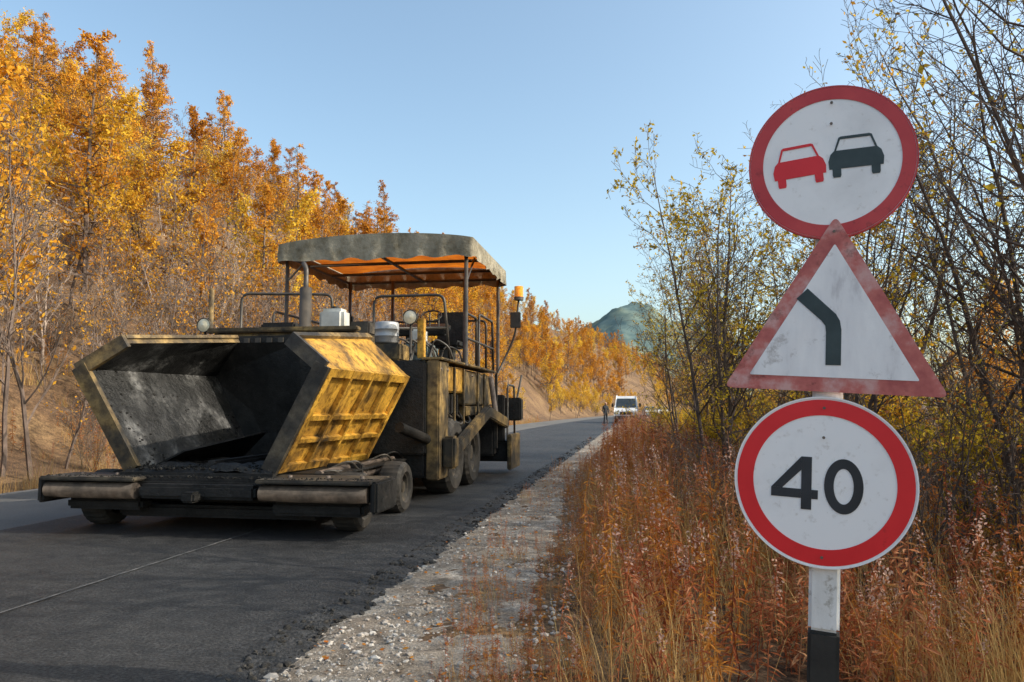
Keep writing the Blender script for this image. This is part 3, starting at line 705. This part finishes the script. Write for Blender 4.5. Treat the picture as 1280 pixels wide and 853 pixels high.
def vz(s): return 3.88+.12*(max(0,1-(2*s-1)**2))**.8
V=[];F=[];NA,NB=25,17
for j in range(NB):
    for i in range(NA):
        s=i/(NA-1);t=j/(NB-1); z=vz(s)-.035*abs(math.sin(t*math.pi*3))*math.sin(s*math.pi)+.02*nz(s*9,t*9)*math.sin(t*math.pi)*math.sin(s*math.pi)
        V.append((A0+(A1-A0)*s,B0+(B1-B0)*t,z))
for j in range(NB-1):
    for i in range(NA-1): F.append((j*NA+i,j*NA+i+1,(j+1)*NA+i+1,(j+1)*NA+i))
mesh_obj('canopy_roof',V,F,M['canvas'],parent=cp,smooth=True)
per=[]
for i in range(61): s=i/60; per.append((A0+(A1-A0)*s,B0,vz(s)))
for i in range(1,61): per.append((A1,B0+(B1-B0)*i/60,3.88))
for i in range(1,61): s=1-i/60; per.append((A0+(A1-A0)*s,B1,vz(s)))
for i in range(1,61): per.append((A0,B1+(B0-B1)*i/60,3.88))
V=[];F=[]
cx,cy=(A0+A1)/2,(B0+B1)/2
for k,(x,y,z) in enumerate(per):
    bot=3.60+.02*math.sin(k*.6)+.03*nz(k*.2,2)
    for m_ in range(6):
        t=m_/5; o_=.012+.03*nz(k*.25,m_*.5)*t+.014*math.sin(k*.9+2*nz(k*.1,1))*t
        dx=(x-cx)/((A1-A0)/2);dy=(y-cy)/((B1-B0)/2)
        ex=o_*(1 if dx>.98 else -1 if dx<-.98 else 0);ey=o_*(1 if dy>.98 else -1 if dy<-.98 else 0)
        V.append((x+ex,y+ey,(z+.005)*(1-t)+bot*t))
for k in range(len(per)-1):
    for m_ in range(5): F.append((k*6+m_,k*6+m_+1,(k+1)*6+m_+1,(k+1)*6+m_))
mesh_obj('canopy_valance',V,F,M['valance'],parent=cp,smooth=True)
for b in (4.24,5.2,6.15,7.05): tube('canopy_crossbar',[(A0+.05,b,3.72),(A1-.05,b,3.72)],.028,TB,cp,8)
for a in (A0+.06,A1-.06,.1): tube('canopy_side_bar',[(a,B0+.05,3.72),(a,B1-.05,3.72)],.028,TB,cp,8)
for (a,b) in ((A0+.1,4.3),(A1-.12,4.3),(A0+.1,7.0),(A1-.12,7.0),(.95,7.0),(-.5,7.0)):
    tube('canopy_post',[(a,b,1.9),(a,b,3.72)],.032,TB,cp,10)
tube('canopy_brace',[(A1-.12,4.3,3.2),(A1-.12,4.9,3.7)],.018,TB,cp,8); tube('canopy_brace',[(A0+.1,4.3,3.3),(A0+.5,4.3,3.7)],.018,TB,cp,8)
tube('beacon_arm',arc_pts([(1.62,6.9,1.9),(1.95,6.9,2.6),(2.02,6.9,3.30)],.2),.02,TB,pv,8)
tube('beacon_base',[(2.02,6.9,3.28),(2.02,6.9,3.34)],.09,TB,pv,14); tube('beacon',[(2.02,6.9,3.34),(2.02,6.9,3.54)],.085,M['beacon'],pv,16)
box('mirror',(1.86,6.86,2.75),(2.06,6.90,3.05),TB,pv,.02)
box('screed_body',(-1.9,7.35,.22),(1.75,7.95,.62),BK,pv,.04); box('screed_end_plate',(1.76,7.1,.08),(1.84,8.2,.75),YD,pv,.02)
box('screed_walkway',(-1.9,7.97,.55),(1.75,8.4,.60),ST,pv,.01); box('screed_post',(1.5,7.3,.6),(1.66,7.5,1.5),BK,pv,.02)
box('screed_panel',(1.55,7.6,1.0),(1.95,7.9,1.45),BK,pv,.03); rail([(1.7,7.5,.6),(1.7,7.5,1.7),(1.7,8.3,1.7),(1.7,8.35,.6)])
box('auger_box',(-1.7,6.9,.35),(1.55,7.3,1.1),BK,pv,.04); tube('screed_crank',[(1.85,7.7,1.4),(1.95,7.7,1.9)],.02,TB,pv)
box('rear_ladder_side',(1.55,6.95,.5),(1.6,7.0,1.9),TB,pv,.005)
for z in (.7,1.0,1.3,1.6): tube('ladder_rung',[(1.3,6.97,z),(1.58,6.97,z)],.016,TB,pv,6)

# ---------------------------------------------------------------- vehicles
def vehicle(name,u,v,L,W,prof,glassprof,paint,rz,wr=.33):
    e=empty(name,w(u,v,-.03),(0,0,-TH-rz))
    V=[];F=[];n=len(prof)
    for s in (-1,1):
        for (y,z,hw) in prof: V.append((s*hw,y,z))
    F.append(tuple(range(n))); F.append(tuple(range(2*n-1,n-1,-1)))
    for i in range(n): F.append((i,(i+1)%n,n+(i+1)%n,n+i))
    o=mesh_obj('body',V,F,paint,parent=e)
    md=o.modifiers.new('b','BEVEL'); md.width=.06; md.segments=3
    for k,g in enumerate(glassprof): mesh_obj('window',g,[tuple(range(len(g)))],M['glass'],parent=e)
    for x in (-W/2+.13,W/2-.13):
        for y in (L*.17,L*.8):
            lathe_x('wheel',[(-.11,wr*.3),(-.11,wr*.9),(-.08,wr),(.08,wr),(.11,wr*.9),(.11,wr*.3)],(x,y,wr),M['rubber'],e,20)
    return e
vp=[(0.0,.35,.96),(-.03,.75,.98),(.05,1.05,.97),(.55,1.25,.96),(1.15,2.05,.84),(1.4,2.25,.82),(5.1,2.3,.82),(5.25,2.1,.86),(5.3,.4,.98)]
ws=[(-.82,.60,1.30),(.82,.60,1.30),(.74,1.12,2.02),(-.74,1.12,2.02)]; ws=[(x,y-.04,z+.03) for x,y,z in ws]
van=vehicle('van',61.5,-1.3,5.3,2,vp,[ws,[(.985,1.0,1.3),(.98,2.1,1.3),(.89,2.1,1.95),(.895,1.3,1.95)],[(-.985,1.0,1.3),(-.98,2.1,1.3),(-.89,2.1,1.95),(-.895,1.3,1.95)]],M['vanw'],0)
box('bumper',(-.95,-.12,.35),(.95,.05,.62),M['tube'],van,.03); box('grille',(-.5,-.07,.72),(.5,-.02,.95),BK,van,.01)
for s in (-1,1): box('head_lamp',(s*.78-.15,-.06,.78),(s*.78+.15,.0,.98),M['lamp'],van,.01); box('mirror',(s*1.12-.08,.75,1.35),(s*1.12+.08,.82,1.65),BK,van,.02)
cpf=[(0,.3,.82),(-.02,.65,.85),(.15,.85,.84),(1.15,.98,.83),(1.85,1.42,.62),(2.2,1.48,.6),(3.3,1.45,.6),(3.9,1.05,.8),(4.3,.95,.82),(4.35,.35,.83)]
cg=[(-.72,1.17,1.03),(.72,1.17,1.03),(.58,1.78,1.42),(-.58,1.78,1.42)]
for (u,v,c) in ((108,-1.2,M['silver']),(128,-.8,M['vanw'])):
    car=vehicle('car',u,v,4.35,1.7,cpf,[[(x,y-.04,z+.03) for x,y,z in cg]],c,-.1,.3)
    for s in (-1,1): box('head_lamp',(s*.62-.14,-.03,.58),(s*.62+.14,.04,.74),M['lamp'],car,.01)
    box('grille',(-.4,-.04,.5),(.4,.0,.68),BK,car,.01)
def person(u,v,face,step):
    e=empty('person',w(u,v,-.06),(0,0,face))
    J=[(0,0,.95),(0,0,1.15),(0,0,1.38),(0,.01,1.50),(0,.0,1.62),(0,0,1.74),
       (-.17,0,1.42),(-.24,.02,1.14),(-.22,-.1,.92),(-.215,-.13,.84),
       (.17,0,1.42),(.24,.02,1.14),(.23,-.08,.92),(.225,-.11,.84),
       (-.09,0,.90),(-.11,-.04*step,.50),(-.11,.10*step,.08),(-.11,-.10+.1*step,.04),
       (.09,0,.90),(.11,.02*step,.50),(.11,-.12*step,.08),(.11,-.14-.12*step,.04)]
    E=[(0,1),(1,2),(2,3),(3,4),(4,5),(2,6),(6,7),(7,8),(8,9),(2,10),(10,11),(11,12),(12,13),(0,14),(14,15),(15,16),(16,17),(0,18),(18,19),(19,20),(20,21)]
    Rd=[.15,.14,.16,.06,.085,.075,.075,.055,.045,.035,.075,.055,.045,.035,.10,.07,.055,.05,.10,.07,.055,.05]
    me=bpy.data.meshes.new('body'); me.from_pydata(J,E,[]); me.materials.append(M['cloth']); o=bpy.data.objects.new('body',me); COL.objects.link(o); o.parent=e
    md=o.modifiers.new('s','SKIN')
    for i,r in enumerate(Rd): me.skin_vertices[0].data[i].radius=(r,r*.75 if i<3 else r)
    me.skin_vertices[0].data[0].use_root=True
    o.modifiers.new('ss','SUBSURF').render_levels=2
    bm=bmesh.new(); bmesh.ops.create_icosphere(bm,subdivisions=2,radius=.1)
    for vv in bm.verts: vv.co=Vector((vv.co.x*.78,vv.co.y*.9-.035,vv.co.z*1.1+1.655))
    bm_obj('face',bm,M['skin'],e,True)
    bm=bmesh.new(); bmesh.ops.create_cone(bm,segments=6,radius1=.018,radius2=.004,depth=.05); bm.transform(Matrix.Translation((0,-.13,1.65))@Matrix.Rotation(.9,4,'X')); bm_obj('nose',bm,M['skin'],e)
    for s in (-1,1):
        for f in range(5): tube('finger',[(s*.222+(f-2)*.014,-.13,.84),(s*.222+(f-2)*.016,-.15,.765+.01*abs(f-2))],.008,M['skin'],e,5)
person(60,-2.85,.3,1)

# ---------------------------------------------------------------- light, world, camera
EL=math.radians(33); AZ=math.radians(100)
S=Vector((math.sin(AZ)*math.cos(EL),math.cos(AZ)*math.cos(EL),math.sin(EL)))
ld=bpy.data.lights.new('sun','SUN'); ld.energy=5.0; ld.angle=math.radians(.5); ld.color=(1,.91,.77)
lo=bpy.data.objects.new('sun',ld); COL.objects.link(lo); lo.rotation_euler=S.to_track_quat('Z','Y').to_euler(); lo.location=(20,-10,30)
wd=bpy.data.worlds.new('World'); scene.world=wd; wd.use_nodes=True; nt=wd.node_tree
bg=nt.nodes.get('Background'); sk=nt.nodes.new('ShaderNodeTexSky'); sk.sky_type='NISHITA'; sk.sun_disc=False
sk.sun_elevation=EL; sk.sun_rotation=AZ; sk.air_density=1.0; sk.dust_density=3.2; sk.ozone_density=.8
col=mixc(nt,1.0,sk.outputs[0],(1.12,1.20,1.12),'MULTIPLY')
nt.links.new(col,bg.inputs[0]); bg.inputs[1].default_value=.25
cd=bpy.data.cameras.new('camera'); co=bpy.data.objects.new('camera',cd); COL.objects.link(co)
cd.lens=26.16; cd.sensor_width=36; cd.clip_end=12000; cd.clip_start=.05
co.location=(0,0,1.25); co.rotation_euler=(math.radians(90+5.13),0,0); scene.camera=co
scene.view_settings.view_transform='Standard'; scene.view_settings.look='None'; scene.view_settings.exposure=0
